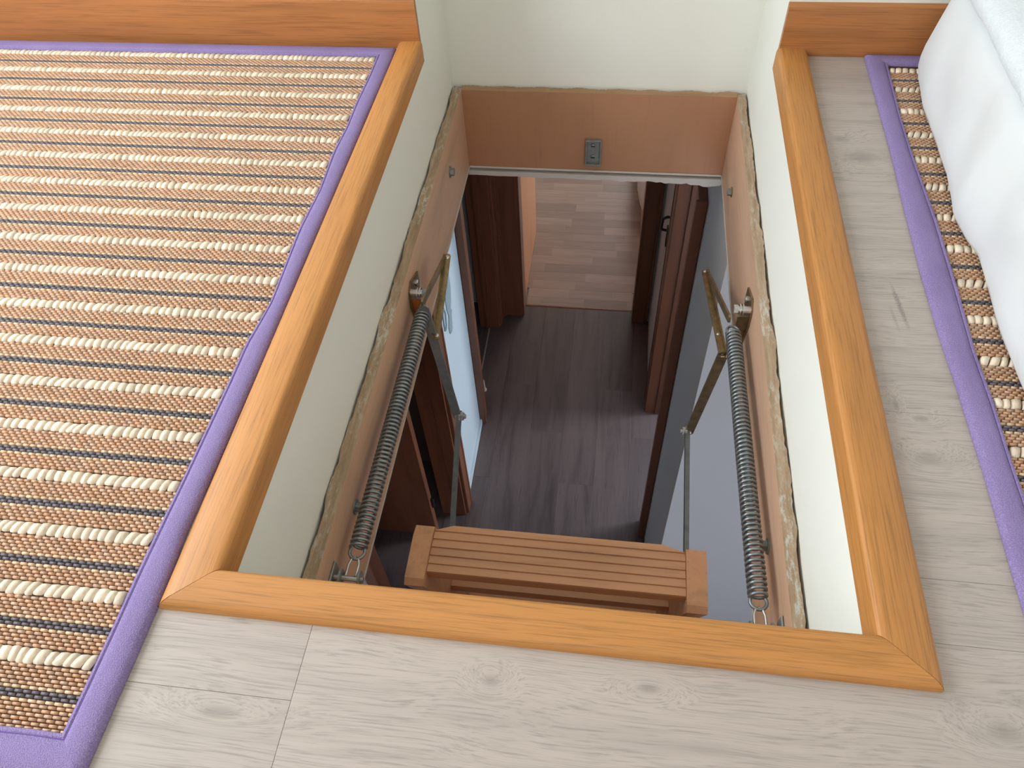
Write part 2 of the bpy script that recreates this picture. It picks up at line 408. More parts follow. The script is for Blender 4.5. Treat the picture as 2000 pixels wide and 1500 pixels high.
# ------------------------------------------------------------------ hall below
struct('ceiling', MB().box(-3.0, HX0 - .04, -1.4, 7.0, ZC, ZC + .04).box(HX1 + .04, 2.6, -1.4, 7.0, ZC, ZC + .04).box(HX0 - .04, HX1 + .04, -1.4, HY0 - .04, ZC, ZC + .04).box(HX0 - .04, HX1 + .04, NY + .04, 7.0, ZC, ZC + .04), 'ceiling_white', 'white ceiling of the hallway below the hatch')
DT = -.80                                                         # top of the door openings
WX, WR, FY = -.66, .285, 3.38
hf = struct('floor', MB().box(-3.0, 2.6, -1.4, 3.46, ZL - .06, ZL - .0085).box(-3.0, -.76, -1.4, 3.46, ZL - .0085, ZL - .001).box(WR + .1, 2.6, -1.4, 3.46, ZL - .0085, ZL - .001), 'dark_floor_y', 'dark brown laminate floor of the hallway below')
xs = [-.76, -.66 + .10, -.37, -.18, .01, .20, .385]
for k, (a, b) in enumerate(zip(xs[:-1], xs[1:])):
    ys = [-1.4, -.4 + .31 * ((k * 2) % 3), .9 + .37 * ((k * 2) % 3), 2.15 + .33 * ((k * 2) % 3), 3.46]
    for c, d in zip(ys[:-1], ys[1:]): plank(hf, a, b, c, d, ZL, 'dark_floor_y')
# left wall with two door openings
A0, A1, B0, B1 = .97, 1.93, 2.58, 3.27
w1 = MB().box(WX - .1, WX, -1.4, A0, ZL, ZC).box(WX - .1, WX, A1, B0, ZL, ZC).box(WX - .1, WX, B1, 3.46, ZL, ZC).box(WX - .1, WX, A0, A1, DT, ZC).box(WX - .1, WX, B0, B1, DT, ZC)
struct('wall_hall_left', w1, 'hall_wall_blue', 'pale blue-grey hallway wall between two door casings, with a knife decal', cat='wall')
C0, C1, CY = 1.95, 2.69, 1.41
w2 = MB().box(WR, WR + .1, CY, C0, ZL, ZC).box(WR, WR + .1, C1, 3.46, ZL, ZC).box(WR, WR + .1, C0, C1, DT, ZC).box(WR + .1, 2.6, CY, CY + .1, ZL, ZC)
struct('wall_hall_right', w2, 'hall_wall', 'pale grey hallway wall at the right with an outer corner beside the ladder', cat='wall')
D0, D1 = -.525, .20
w3 = MB().box(WX, D0, FY, FY + .08, ZL, ZC).box(D1, WR, FY, FY + .08, ZL, ZC).box(D0, D1, FY, FY + .08, DT, ZC).box(-3.0, WX - .1, 3.46, 3.54, ZL, ZC).box(WR + .1, 2.6, 3.46, 3.54, ZL, ZC)
struct('wall_hall_far', w3, 'hall_wall', 'hallway end wall around the far doorway', cat='wall')
w4 = MB().box(-3.08, -3.0, -1.4, 7.0, ZL, ZC).box(2.6, 2.68, -1.4, 2.6, ZL, ZC).box(2.6, 2.68, 3.4, 7.0, ZL, ZC).box(2.6, 2.68, 2.6, 3.4, ZL, -2.2).box(2.6, 2.68, 2.6, 3.4, -.9, ZC)
w4.box(-3.0, 2.6, -1.48, -1.4, ZL, -2.1).box(-3.0, .15, -1.48, -1.4, -2.1, ZC).box(1.35, 2.6, -1.48, -1.4, -2.1, ZC).box(.15, 1.35, -1.48, -1.4, -.8, ZC)
w4.box(-3.0, 2.6, 7.0, 7.08, ZL, -2.15).box(-3.0, .15, 7.0, 7.08, -2.15, ZC).box(1.75, 2.6, 7.0, 7.08, -2.15, ZC).box(.15, 1.75, 7.0, 7.08, -.75, ZC)
struct('wall_outer', w4, 'hall_wall', 'outer walls of the rooms below with windows and an added opening for the hall fill lamp', cat='wall')
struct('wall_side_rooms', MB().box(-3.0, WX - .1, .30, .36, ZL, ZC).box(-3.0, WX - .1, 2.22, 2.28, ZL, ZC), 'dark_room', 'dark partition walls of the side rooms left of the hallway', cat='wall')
# door frames: linings and casings
def frame_y(name, x_wall, side, y0, y1, label, cw=.07, thick=.1, cw2=None, p2=.028):
    """door frame in a wall that runs along Y; side +1: hall lies at +x of the wall face"""
    t = thing(name, label, 'door frame', (x_wall, (y0 + y1) / 2, ZL)); t['kind'] = 'structure'
    xa, xb = sorted((x_wall + side * .012, x_wall - side * (thick + .012)))
    for (c, d) in ((y0, y0 + .022), (y1 - .022, y1)): obj('lining', MB().rbox(xa, xb, c, d, ZL, DT, .0015), 'veneer_z', t)
    obj('lining', MB().rbox(xa, xb, y0 + .022, y1 - .022, DT - .022, DT, .0015), 'veneer_z', t)
    f0, f1 = sorted((x_wall + side * .0005, x_wall + side * .028))
    g0, g1 = sorted((x_wall + side * .0005, x_wall + side * .036))
    cw2 = cw2 or cw
    for n_, (c, d, e, f) in enumerate(((y0 - cw, y0 + .006, y0 - cw, y0 - cw + .012), (y1 - .006, y1 + cw2, y1 + cw2 - .012, y1 + cw2))):
        if n_:
            f0, f1 = sorted((x_wall + side * .0005, x_wall + side * p2)); g0, g1 = sorted((x_wall + side * .0005, x_wall + side * (p2 + .004)))
        k = obj('casing', MB().rbox(f0, f1, c, d, ZL, DT + cw, .003), 'veneer_z', t)
        obj('moulding', MB().rbox(g0 + .0003, g1, e - .0025, f + .0025, ZL + .0003, DT + cw + .002, .003), 'veneer_z', k)
    obj('casing', MB().rbox(f0, f1, y0 + .006, y1 - .006, DT - .006, DT + cw, .003), 'veneer_z', t)
    for (c, d) in ((y0 + .022, y0 + .034), (y1 - .034, y1 - .022)):
        s0 = x_wall - side * .045; s1 = x_wall - side * .07; obj('stop', MB().box(min(s0, s1), max(s0, s1), c, d, ZL, DT - .022), 'veneer_z', t)
    return t
frame_y('door_1', WX, 1, A0, A1, 'brown wooden door frame of the nearer doorway on the left of the hallway', .07)
frame_y('door_2', WX, 1, B0, B1, 'brown wooden door frame of the farther dark doorway on the left of the hallway', .075, cw2=.085)
frame_y('door_3', WR, -1, C0, C1, 'dark brown door frame of the doorway on the right of the hallway', .08, cw2=.085, p2=.014)
t = thing('door_4', 'dark brown door frame at the end of the hallway opening to the lit room', 'door frame', ((D0 + D1) / 2, FY, ZL)); t['kind'] = 'structure'
for (a, b) in ((D0, D0 + .022), (D1 - .022, D1)): obj('lining', MB().rbox(a, b, FY - .012, FY + .092, ZL, DT, .0015), 'veneer_z', t)
obj('lining', MB().rbox(D0 + .022, D1 - .022, FY - .012, FY + .092, DT - .022, DT, .0015), 'veneer_z', t)
for (a, b, c, d) in ((-.63, D0 + .006, -.63, -.618), (D1 - .006, .272, .26, .272)):
    k = obj('casing', MB().rbox(a, b, FY - .018, FY - .0005, ZL, DT + .08, .003), 'veneer_z', t)
    obj('moulding', MB().rbox(c - .0025, d + .0025, FY - .030, FY - .001, ZL + .0003, DT + .082, .003), 'veneer_z', k)
obj('casing', MB().rbox(D0 + .006, D1 - .006, FY - .018, FY - .0005, DT - .006, DT + .08, .003), 'veneer_z', t)
# door leaves
t = thing('door_5', 'open wooden door leaf folded back into the lit room at the hallway end', 'door', (-.53, 3.50, ZL)); t['kind'] = 'structure'
obj('leaf', MB().rbox(-.549, -.511, 3.478, 4.195, ZL + .008, DT - .025, .002), 'veneer_light_z', t)
obj('handle', MB().cyl((-.511, 4.13, -1.80), (-.47, 4.13, -1.80), .008).cyl((-.472, 4.13, -1.80), (-.472, 4.02, -1.80), .008).cyl((-.5115, 4.13, -1.80), (-.506, 4.13, -1.80), .022), 'zinc', t)
t = thing('door_6', 'open dark brown door leaf inside the nearer left side room', 'door', (-.80, 1.80, ZL)); t['kind'] = 'structure'
obj('leaf', MB().rbox(-1.60, -.775, 1.775, 1.815, ZL + .008, DT - .025, .002), 'veneer_z', t)
for z in (-1.05, -2.55): obj('hinge', MB().cyl((-.767, 1.80, z - .04), (-.767, 1.80, z + .04), .007), 'black_plastic', t)
obj('hinge', MB().cyl((-.767, 1.80, -1.74), (-.767, 1.80, -1.66), .007), 'black_plastic', t)
# far room floor: short strips laid staggered
ff = struct('floor', MB().box(-3.0, 2.6, 3.46, 7.0, ZL - .06, ZL - .0065).box(-3.0, 2.6, 5.14, 7.0, ZL - .0065, ZL).box(-3.0, -1.1, 3.54, 5.14, ZL - .0065, ZL).box(1.1, 2.6, 3.54, 5.14, ZL - .0065, ZL), 'strip_floor_x', 'paler pinkish strip-parquet floor of the lit room beyond the hallway')
y = 3.462; r = 0
while y < 5.13:
    x = -1.1 - random.uniform(0, .35); y1 = min(y + .08, 5.14)
    while x < 1.1:
        L = random.choice((.28, .36, .36, .44)); a, b = max(x, -1.1), min(x + L, 1.1)
        if y < 3.545: a, b = max(a, D0 + .024), min(b, D1 - .024)
        if b - a > .02:
            o = obj('strip', MB().chbox(a + .0002, b - .0002, y + .0002, y1 - .0002, ZL - .006, ZL, .0003), 'strip_floor_x', ff, ((a + b) / 2, (y + y1) / 2, ZL - .006), None)
        x += L
    y = y1; r += 1
struct('trim_4', MB().prism([(3.452, ZL + .0002), (3.470, ZL + .0002), (3.464, ZL + .003), (3.458, ZL + .003)], 0, D0 + .023, D1 - .023), 'veneer_z', 'thin dark joint strip between the dark hallway floor and the pale room floor')
struct('trim_5', MB().box(-.716, -.708, B0 + .035, B1 - .035, ZL, ZL + .004), 'threshold_metal', 'thin pale metal threshold strip in the farther left doorway')
struct('baseboard_hall', MB().box(WX, WX + .012, A1 + .071, B0 - .076, ZL + .0005, ZL + .0405), 'hall_wall_blue', 'low pale skirting under the knife decal wall', cat='baseboard')
# bed in the far room
t = thing('bed', 'white-covered bed corner in the lit room, half hidden by the right door casing', 'bed', (1.0, 5.1, ZL))
obj('frame', MB().rbox(.215, 1.85, 4.17, 6.15, ZL + .02, ZL + .28, .01), 'veneer_light_z', t)
rings = []
for z, g in ((ZL + .17, .0), (ZL + .22, .03), (ZL + .34, .055), (ZL + .46, .045), (ZL + .52, .01), (ZL + .545, -.05), (ZL + .55, -.15)):
    ring = []
    x0, x1, y0, y1 = .222 - g, 1.84 + g, 4.165 - g, 6.15 + g; R = .14
    for cx, cy, a0 in ((x0 + R, y0 + R, 180), (x1 - R, y0 + R, 270), (x1 - R, y1 - R, 0), (x0 + R, y1 - R, 90)):
        for k in range(7):
            a = math.radians(a0 + 15 * k); ring.append((cx + R * math.cos(a), cy + R * math.sin(a), z + .012 * math.sin(9 * cx + 7 * cy + k)))
    rings.append(ring)
obj('duvet', MB().loft(rings), 'white_sheet', t, smooth=60)
# decals and fittings on the hall walls
kp = [(2.307, -1.474), (2.303, -1.559), (2.275, -1.624), (2.255, -1.640), (2.271, -1.671), (2.256, -1.675), (2.237, -1.747), (2.215, -1.752), (2.190, -1.735), (2.18, -1.692), (2.209, -1.640), (2.194, -1.590), (2.197, -1.53), (2.225, -1.478), (2.27, -1.445)]
tag(obj('knife_decal', MB().prism(kp, 0, WX + .0004, WX + .003), 'decal_gray'), 'grey knife-shaped decal on the pale blue hallway wall', 'decal')
fk = [(2.154, -1.541), (2.165, -1.58), (2.152, -1.638), (2.132, -1.650), (2.121, -1.640), (2.120, -1.600), (2.126, -1.548), (2.138, -1.535)]
tag(obj('spoon_decal', MB().tube([(WX + .0018, a, b) for a, b in fk], .0042, 6, closed=True), 'decal_gray'), 'thin grey loop-shaped decal beside the knife decal on the hallway wall', 'decal')
t = thing('wall_handle', 'small black handle fixed to the grey wall strip at the right of the hallway', 'handle', (WR, 2.96, -1.80))
obj('backplate', MB().rbox(WR - .008, WR - .0004, 2.93, 2.985, -1.835, -1.735, .003), 'black_plastic', t)
obj('grip', MB().tube([(WR - .006, 2.957, -1.75), (WR - .03, 2.957, -1.745), (WR - .036, 2.957, -1.73), (WR - .032, 2.957, -1.68), (WR - .014, 2.957, -1.668), (WR - .001, 2.957, -1.668)], .007, 8), 'black_plastic', t)
t = thing('door_stop', 'small whitish door stop on the floor of the farther left doorway', 'door stop', (-.672, 2.745, ZL))
obj('base', MB().cyl((-.672, 2.745, ZL), (-.672, 2.745, ZL + .012), .014, 14, .003), 'white_plastic', t)
obj('post', MB().tube([(-.672, 2.745, ZL + .012), (-.672, 2.746, ZL + .05), (-.674, 2.75, ZL + .085)], [.009, .007, .006], 10), 'white_plastic', t)

# ------------------------------------------------------------------ loft hatch frame
PX0, PX1, PY0, PY1, PT, PB = -.362, .263, .325, 1.604, -.216, -.428
hatch = thing('loft_hatch', 'plywood hatch frame lining the lower part of the opening, with bolts and a latch plate', 'hatch', ((PX0 + PX1) / 2, .95, PB))
def ply_board(x0, x1, y0, y1, mat, long_axis, jag_side):
    """board whose rough outer top edge wanders; ledge strip on top"""
    b = MB().box(x0, x1, y0, y1, PB, PT - .002); o = obj('frame_board', b, mat, hatch)
    n = 150; rings = []
    for k in range(n + 1):
        t = k / n
        j = .0018 * math.sin(31 * t + 1) + .0022 * math.sin(83 * t) * math.sin(11 * t) + random.uniform(-.0012, .0012)
        if long_axis == 0: j *= .35
        h = .0012 * math.sin(47 * t) + random.uniform(-.0007, .0007)
        if long_axis == 1:
            y = y0 + (y1 - y0) * t; xi, xo = (x1, x0) if jag_side < 0 else (x0, x1); s = jag_side
            rings.append([(xi, y, PT - .004), (xi - .0005 * s * -1, y, PT - .001), ((xi + xo) / 2, y, PT + h), (xo + s * (.0005 + j), y, PT + .002 + h), (xo + s * (.0005 + j), y, PT - .02)])
        else:
            x = x0 + (x1 - x0) * t; rings.append([(x, y0, PT - .004), (x, y0 + .0004, PT - .001), (x, (y0 + y1) / 2, PT + h), (x, y1 + .0005 + j, PT + .002 + h), (x, y1 + .0005 + j, PT - .02)])
    obj('rough_edge', MB().loft(rings), 'plaster_ledge' if long_axis == 1 else 'ply_edge_x', o)
    return o
ply_board(HX0 + .0045, PX0, PY0 - .018, PY1 + .012, 'ply_side_y', 1, -1)
ply_board(PX1, HX1 - .0045, PY0 - .018, PY1 + .012, 'ply_side_y', 1, 1)
ply_board(PX0 + .0002, PX1 - .0002, PY1, PY1 + .0125, 'ply_end_z', 0, 1)
obj('frame_board', MB().box(PX0 + .0002, PX1 - .0002, PY0 - .018, PY0, PB, PT - .002), 'ply_end_z', hatch)
# shallow dark scar groove lines on side boards: raised splinter strip
obj('seal', MB().rbox(PX0 + .001, PX1 - .001, PY1 - .004, PY1 - .0002, PB - .001, PB + .004, .001), 'seal_white', hatch)
rings = []
for k in range(61):
    t = k / 60; x = PX0 - .002 + (PX1 - PX0 + .004) * t
    dz = -.0035 - .003 * t + .0015 * math.sin(37 * t) * t + (random.uniform(-.002, .002) if t > .55 else random.uniform(-.0005, .0005)) - (.006 * max(0, math.sin((t - .86) * 22)) if t > .86 else 0)
    rings.append([(x, PY1 + .012, PB - .009), (x, PY1 - .004, PB - .009), (x, PY1 - .005, PB - .017 + dz), (x, PY1 + .012, PB - .019 + dz)])
obj('seal', MB().loft(rings), 'seal_white', hatch)
for sx, x in ((1, PX0), (-1, PX1)):       # thin pale lower edge of the side boards
    obj('edge_strip', MB().box(min(x, x + sx * .0015), max(x, x + sx * .0015), PY0, PY1, PB - .003, PB + .001), 'seal_white', hatch)
# latch plate on the far board
lp = obj('latch_plate', MB().box(-.068, -.034, PY1 - .003, PY1 - .0002, -.402, -.338).rbox(-.070, -.0665, PY1 - .010, PY1 - .0004, -.402, -.337, .0006).rbox(-.0355, -.032, PY1 - .010, PY1 - .0004, -.402, -.337, .0006).rbox(-.070, -.032, PY1 - .010, PY1 - .0004, -.338, -.335, .0006).rbox(-.071, -.031, PY1 - .012, PY1 - .0004, -.405, -.401, .0006), 'gray_metal', hatch)
for z in (-.352, -.383):
    obj('screw', MB().cyl((-.052, PY1 - .0025, z), (-.052, PY1 - .0075, z), .0058, 12, .0015), 'gray_metal', lp)
    obj('screw_slot', MB().box(-.0565, -.0475, PY1 - .0080, PY1 - .0070, z - .0012, z + .0012), 'black_plastic', lp)
# coach bolts in the side boards
def bolt(x, s, y, z, big=1):
    b = obj('bolt', MB().cyl((x, y, z), (x + s * .0022, y, z), .0095 * big, 18), 'gold_zinc' if big == 1.2 else 'gray_metal', hatch)
    hexp = [(y + .0068 * big * math.cos(math.pi / 3 * k), z + .0068 * big * math.sin(math.pi / 3 * k)) for k in range(6)]
    obj('bolt_head', MB().prism(hexp, 0, x + s * .002, x + s * .010), 'gray_metal', b)
bolt(PX0, 1, 1.403, -.296, 1.35); bolt(PX0, 1, .550, -.293, 1.3); bolt(PX1, -1, 1.426, -.339, 1.2); bolt(PX1, -1, .549, -.300, 1.3)

# ------------------------------------------------------------------ spring arms
def helix(p, q, r, wire, turns, seg=14):
    p, q = Vector(p), Vector(q); d = (q - p); L = d.length; d.normalize()
    u = d.cross(Vector((0, 0, 1))).normalized(); v = d.cross(u)
    n = int(turns * seg); pts = []
    for k in range(n + 1):
        a = 2 * math.pi * k / seg; t = k / n
        pts.append(p + d * L * t + u * r * math.cos(a) + v * r * math.sin(a))
    return MB().tube(pts, wire, 6)
def hook_loop(c, d, r, wire, x_ax=True):
    pts = []; d = Vector(d).normalized(); s = Vector((1, 0, 0))
    for k in range(15):
        a = math.radians(-30 + 240 * k / 14)
        pts.append(Vector(c) + s * r * math.cos(a) + d * r * math.sin(a))
    return MB().tube(pts, wire, 7)
def spring_arm(side, label, K):
    s = side                                                       # +1: on the left board, inward is +x
    V = {k: Vector(v) for k, v in K.items()}
    t = thing('spring_arm', label, 'spring arm', tuple(V['pivot']), 'folding spring arms of the hatch')
    xb = PX0 if s > 0 else PX1
    e = lambda a: xb + s * a
    # bracket: diamond plate with an inward flange
    pc = V['pivot']; P = [(pc.y + .062, pc.z - .004), (pc.y + .012, pc.z + .016), (pc.y - .006, pc.z + .004), (pc.y - .012, pc.z - .03), (pc.y + .004, pc.z - .098), (pc.y + .016, pc.z - .10), (pc.y + .06, pc.z - .03)]
    br = obj('bracket', MB().prism(P, 0, *sorted((e(.0006), e(.0036)))), 'gold_zinc', t)
    fx = sorted((e(.0006), e(.024)))
    fl_ = MB().add([(e(.0036), pc.y - .006, pc.z - .012), (e(.024), pc.y - .004, pc.z - .016), (e(.020), pc.y + .002, pc.z - .060), (e(.0036), pc.y + .006, pc.z - .098),
                    (e(.0036), pc.y - .003, pc.z - .012), (e(.024), pc.y - .001, pc.z - .016), (e(.020), pc.y + .005, pc.z - .060), (e(.0036), pc.y + .009, pc.z - .098)],
                   [(0, 1, 2, 3), (7, 6, 5, 4), (0, 4, 5, 1), (1, 5, 6, 2), (2, 6, 7, 3), (3, 7, 4, 0)])
    obj('flange', fl_, 'orange_paint' if s > 0 else 'gold_zinc', br)
    obj('bolt', MB().cyl((e(.003), pc.y + .036, pc.z - .010), (e(.009), pc.y + .036, pc.z - .010), .0065, 14, .002), 'zinc', br)
    pv = obj('pivot_pin', MB().cyl((e(.003), pc.y, pc.z), (e(.030), pc.y, pc.z), .0068, 16), 'zinc', t)
    for a in (.016, .021): obj('washer', MB().cyl((e(a), pc.y, pc.z), (e(a + .0022), pc.y, pc.z), .0108, 18), 'zinc', pv)
    obj('nut', MB().prism([(pc.y + .0085 * math.cos(math.pi / 3 * k), pc.z + .0085 * math.sin(math.pi / 3 * k)) for k in range(6)], 0, *sorted((e(.0255), e(.033)))), 'gray_metal' if s > 0 else 'zinc', pv)
    # links
    off = Vector((s * .007, 0, 0))
    l1 = obj('upper_link', MB().bar(V['l1b'], V['topj'] - off * .4, .015, .004, .006), 'gold_zinc', t)
    l2 = obj('middle_link', flat(MB(), V['topj'] + off * .3, V['midj'] + off * .3, .0125, .0035, .008), 'gold_zinc', t)
    obj('link_rib', MB().bar(V['topj'] - off * .7, V['midj'] - off * .7, .012, .003, .006), 'gold_zinc', l2)
    up = (V['topj'] - V['midj']).normalized().cross(Vector((1, 0, 0))); up = up if up.z > 0 else -up
    for k in ('topj', 'midriv', 'midj'):
        c = V[k] + off * .3; obj('rivet', MB().cyl(c - up * .002, c + up * .0045, .0042, 12, .002), 'zinc', l2)
    ar = obj('long_arm', flat(MB(), V['armtop'], V['elbow'], .019, .0045, .010), 'gray_metal' if s > 0 else 'gold_zinc', t)
    c = V['elbow']
    obj('elbow_bolt', MB().cyl(c - Vector((s * .004, 0, 0)), c + Vector((s * .020, 0, 0)), .0055, 12, .001).cyl(c + Vector((s * .0095, 0, 0)), c + Vector((s * .0150, 0, 0)), .0100, 6).cyl(c + Vector((s * .005, 0, 0)), c + Vector((s * .0095, 0, 0)), .0125, 16), 'zinc', ar)
    d = (V['barb'] - V['elbow']).normalized()
    obj('strut', MB().bar(V['elbow'] + Vector((s * .004, 0, 0)), V['strut_end'], .020, .0095, .012), 'gray_metal', t)
    # spring with end loops, shackle and anchor
    sp = obj('spring', helix(V['sprtop'], V['sprbot'], .0120, .0025, K2['turns']), 'spring_steel', t, smooth=80)
    ds = (V['sprbot'] - V['sprtop']).normalized()
    obj('spring_loop', hook_loop(V['sprbot'] + ds * .006, ds, .0112, .0025), 'spring_steel', sp, smooth=80)
    obj('spring_loop', hook_loop(V['sprtop'] - ds * .005, -ds, .0105, .0025), 'spring_steel', sp, smooth=80)
    sh = V['sprbot'] + ds * .014
    pts = [sh + Vector((.0075 * a, 0, 0)) + ds * b for a, b in ((-1, .030), (-1, .012), (-.7, .004), (0, 0), (.7, .004), (1, .012), (1, .030))]
    anc = obj('shackle', MB().tube(pts, .0019, 7), 'zinc', t, smooth=80)
    an = sh + ds * .034
    obj('anchor_pin', MB().cyl((e(.002), an.y, an.z), (e(.047), an.y, an.z), .0042, 10), 'zinc', anc)
    for a in (.012, .040): obj('anchor_cheek', MB().cyl((e(a), an.y, an.z), (e(a + .003), an.y, an.z), .0125, 16), 'gray_metal', anc)
    obj('anchor_plate', MB().rbox(*sorted((e(.0004), e(.0035))), an.y - .05, an.y + .02, an.z - .014, an.z + .012, .001), 'gray_metal', t)
K2 = dict(turns=60)
spring_arm(1, 'left spring arm with dark coil spring beside the cream shaft wall and its steel links', dict(
    pivot=(-.345, .985, -.258), l1b=(-.330, .958, -.254), topj=(-.322, 1.130, -.301), midriv=(-.320, 1.000, -.342), midj=(-.318, .959, -.346), armtop=(-.329, .955, -.268),
    elbow=(-.312, .988, -.649), barb=(-.308, .817, -.832), strut_end=(-.318, .62, -1.043), sprtop=(-.335, .958, -.285), sprbot=(-.335, .474, -.277)))
K2 = dict(turns=62)
spring_arm(-1, 'right spring arm with bluish coil spring and gold zinc links beside the bright shaft wall', dict(
    pivot=(.246, .992, -.262), l1b=(.228, .999, -.294), topj=(.212, 1.245, -.413), midriv=(.220, 1.008, -.350), midj=(.222, .946, -.333), armtop=(.2215, .946, -.333),
    elbow=(.205, 1.001, -.662), barb=(.200, .743, -.729), strut_end=(.207, .60, -.79), sprtop=(.235, .972, -.301), sprbot=(.235, .452, -.266)))

# ------------------------------------------------------------------ ladder and trapdoor
lad = thing('loft_ladder', 'wooden loft ladder with grooved treads standing below the near edge of the hatch', 'ladder', (-.05, 1.36, ZL))
SL = .335                                                          # forward run per metre of drop
def ly(z): return SL * (-.45 - z)
for (a, b) in ((-.299, -.266), (.164, .197)):
    zb = ZL
    poly = [(.498, -.452), (.508, -.444), (.585, -.440), (.606, -.446), (.612 + ly(-.6), -.60), (.612 + ly(zb), zb), (.495 + ly(zb), zb)]
    obj('stringer', MB().prism(poly, 0, a, b), 'ladder_z', lad)
zt = -.45; n = 0
while zt > ZL + .12:
    y0, y1 = .524 + ly(zt), .616 + ly(zt); N = 6; gw = (y1 - y0) / N
    b = MB()
    for k in range(N):                                             # ridges
        c, d = y0 + k * gw, y0 + (k + 1) * gw - .0022
        a0, a1, e0, e1 = -.2655, .1635, -.2655, .1635
        if k == N - 1: e0, e1 = -.234, .126
        v = [(a0, c, zt), (a1, c, zt), (e1, d, zt), (e0, d, zt)]
        vs = [(x, y, zt - .003) for x, y, _ in v] + [(x, y + (.0009 if i < 2 else -.0009), zt) for i, (x, y, _) in enumerate(v)]
        b.add(vs, [(4, 5, 6, 7)] + [(i, (i + 1) % 4, 4 + (i + 1) % 4, 4 + i) for i in range(4)])
    yl = y0 + (N - 1) * gw
    poly = [(-.2655, y0), (.1635, y0), (.1635, yl), (.152, yl + .003), (.126, y1 - .0022), (-.234, y1 - .0022), (-.252, yl + .003), (-.2655, yl)]
    b.prism(poly, 2, zt - .022, zt - .0028)
    obj('tread', b, 'ladder_x', lad, ((-.05), (y0 + y1) / 2, zt - .022))
    zt -= .247; n += 1
# trapdoor panel hanging from its hinges behind the ladder
td = thing('trapdoor', 'open trapdoor panel hanging steeply from the near edge of the hatch behind the ladder', 'trapdoor', (-.05, .335, PB))
dv = Vector((0, math.sin(math.radians(18.5)), -math.cos(math.radians(18.5)))); nv = Vector((0, dv.z, -dv.y)) * -1
o0 = Vector((0, .342, PB - .012)); L = 1.24; th = .022
vs = []
for x in (-.345, .245):
    for l in (0, L):
        for q in (0, th): vs.append(Vector((x, 0, 0)) + o0 + dv * l - nv * 0 + Vector((0, -dv.z * -1, 0)) * 0 + Vector((0, -math.cos(math.radians(18.5)), -math.sin(math.radians(18.5)))) * q)
obj('panel', MB().add(vs, [(0, 1, 3, 2), (4, 6, 7, 5), (0, 4, 5, 1), (2, 3, 7, 6), (0, 2, 6, 4), (1, 5, 7, 3)]), 'ply_end_z', td)
for x in (-.28, .18): obj('hinge', MB().cyl((x - .03, .337, PB - .006), (x + .03, .337, PB - .006), .006), 'zinc', td)

# ------------------------------------------------------------------ rugs
def np_obj(name, V, F, col, mat, parent, org):
    me = bpy.data.meshes.new(name); nv, nf = len(V), len(F)
    me.vertices.add(nv); me.vertices.foreach_set('co', (V - np.array(org)).astype(np.float32).ravel())
    me.loops.add(nf * 4); me.loops.foreach_set('vertex_index', F.astype(np.int32).ravel())
    me.polygons.add(nf); me.polygons.foreach_set('loop_start', np.arange(0, nf * 4, 4, dtype=np.int32))
    me.update(calc_edges=True)
    at = me.color_attributes.new('tint', 'FLOAT_COLOR', 'POINT')
    at.data.foreach_set('color', np.concatenate([col, np.ones((nv, 1))], 1).astype(np.float32).ravel())
    me.materials.append(MAT[mat]); me.validate()
    o = bpy.data.objects.new(name, me); COL.objects.link(o)
    if parent is not None: o.parent = parent
    o.location = Vector(org) - (wloc(parent) if parent is not None else Vector())
    return o
ROPES = [.197, .264, .331, .399, .466, .533, .601, .666, .735, .801, .869, .936, 1.005, 1.072, 1.138, 1.205, 1.270, 1.331]
TAN, DARK, CREAM, PALE = np.array((.535, .315, .185)), np.array((.12, .105, .115)), np.array((.82, .69, .52)), np.array((.68, .46, .28))
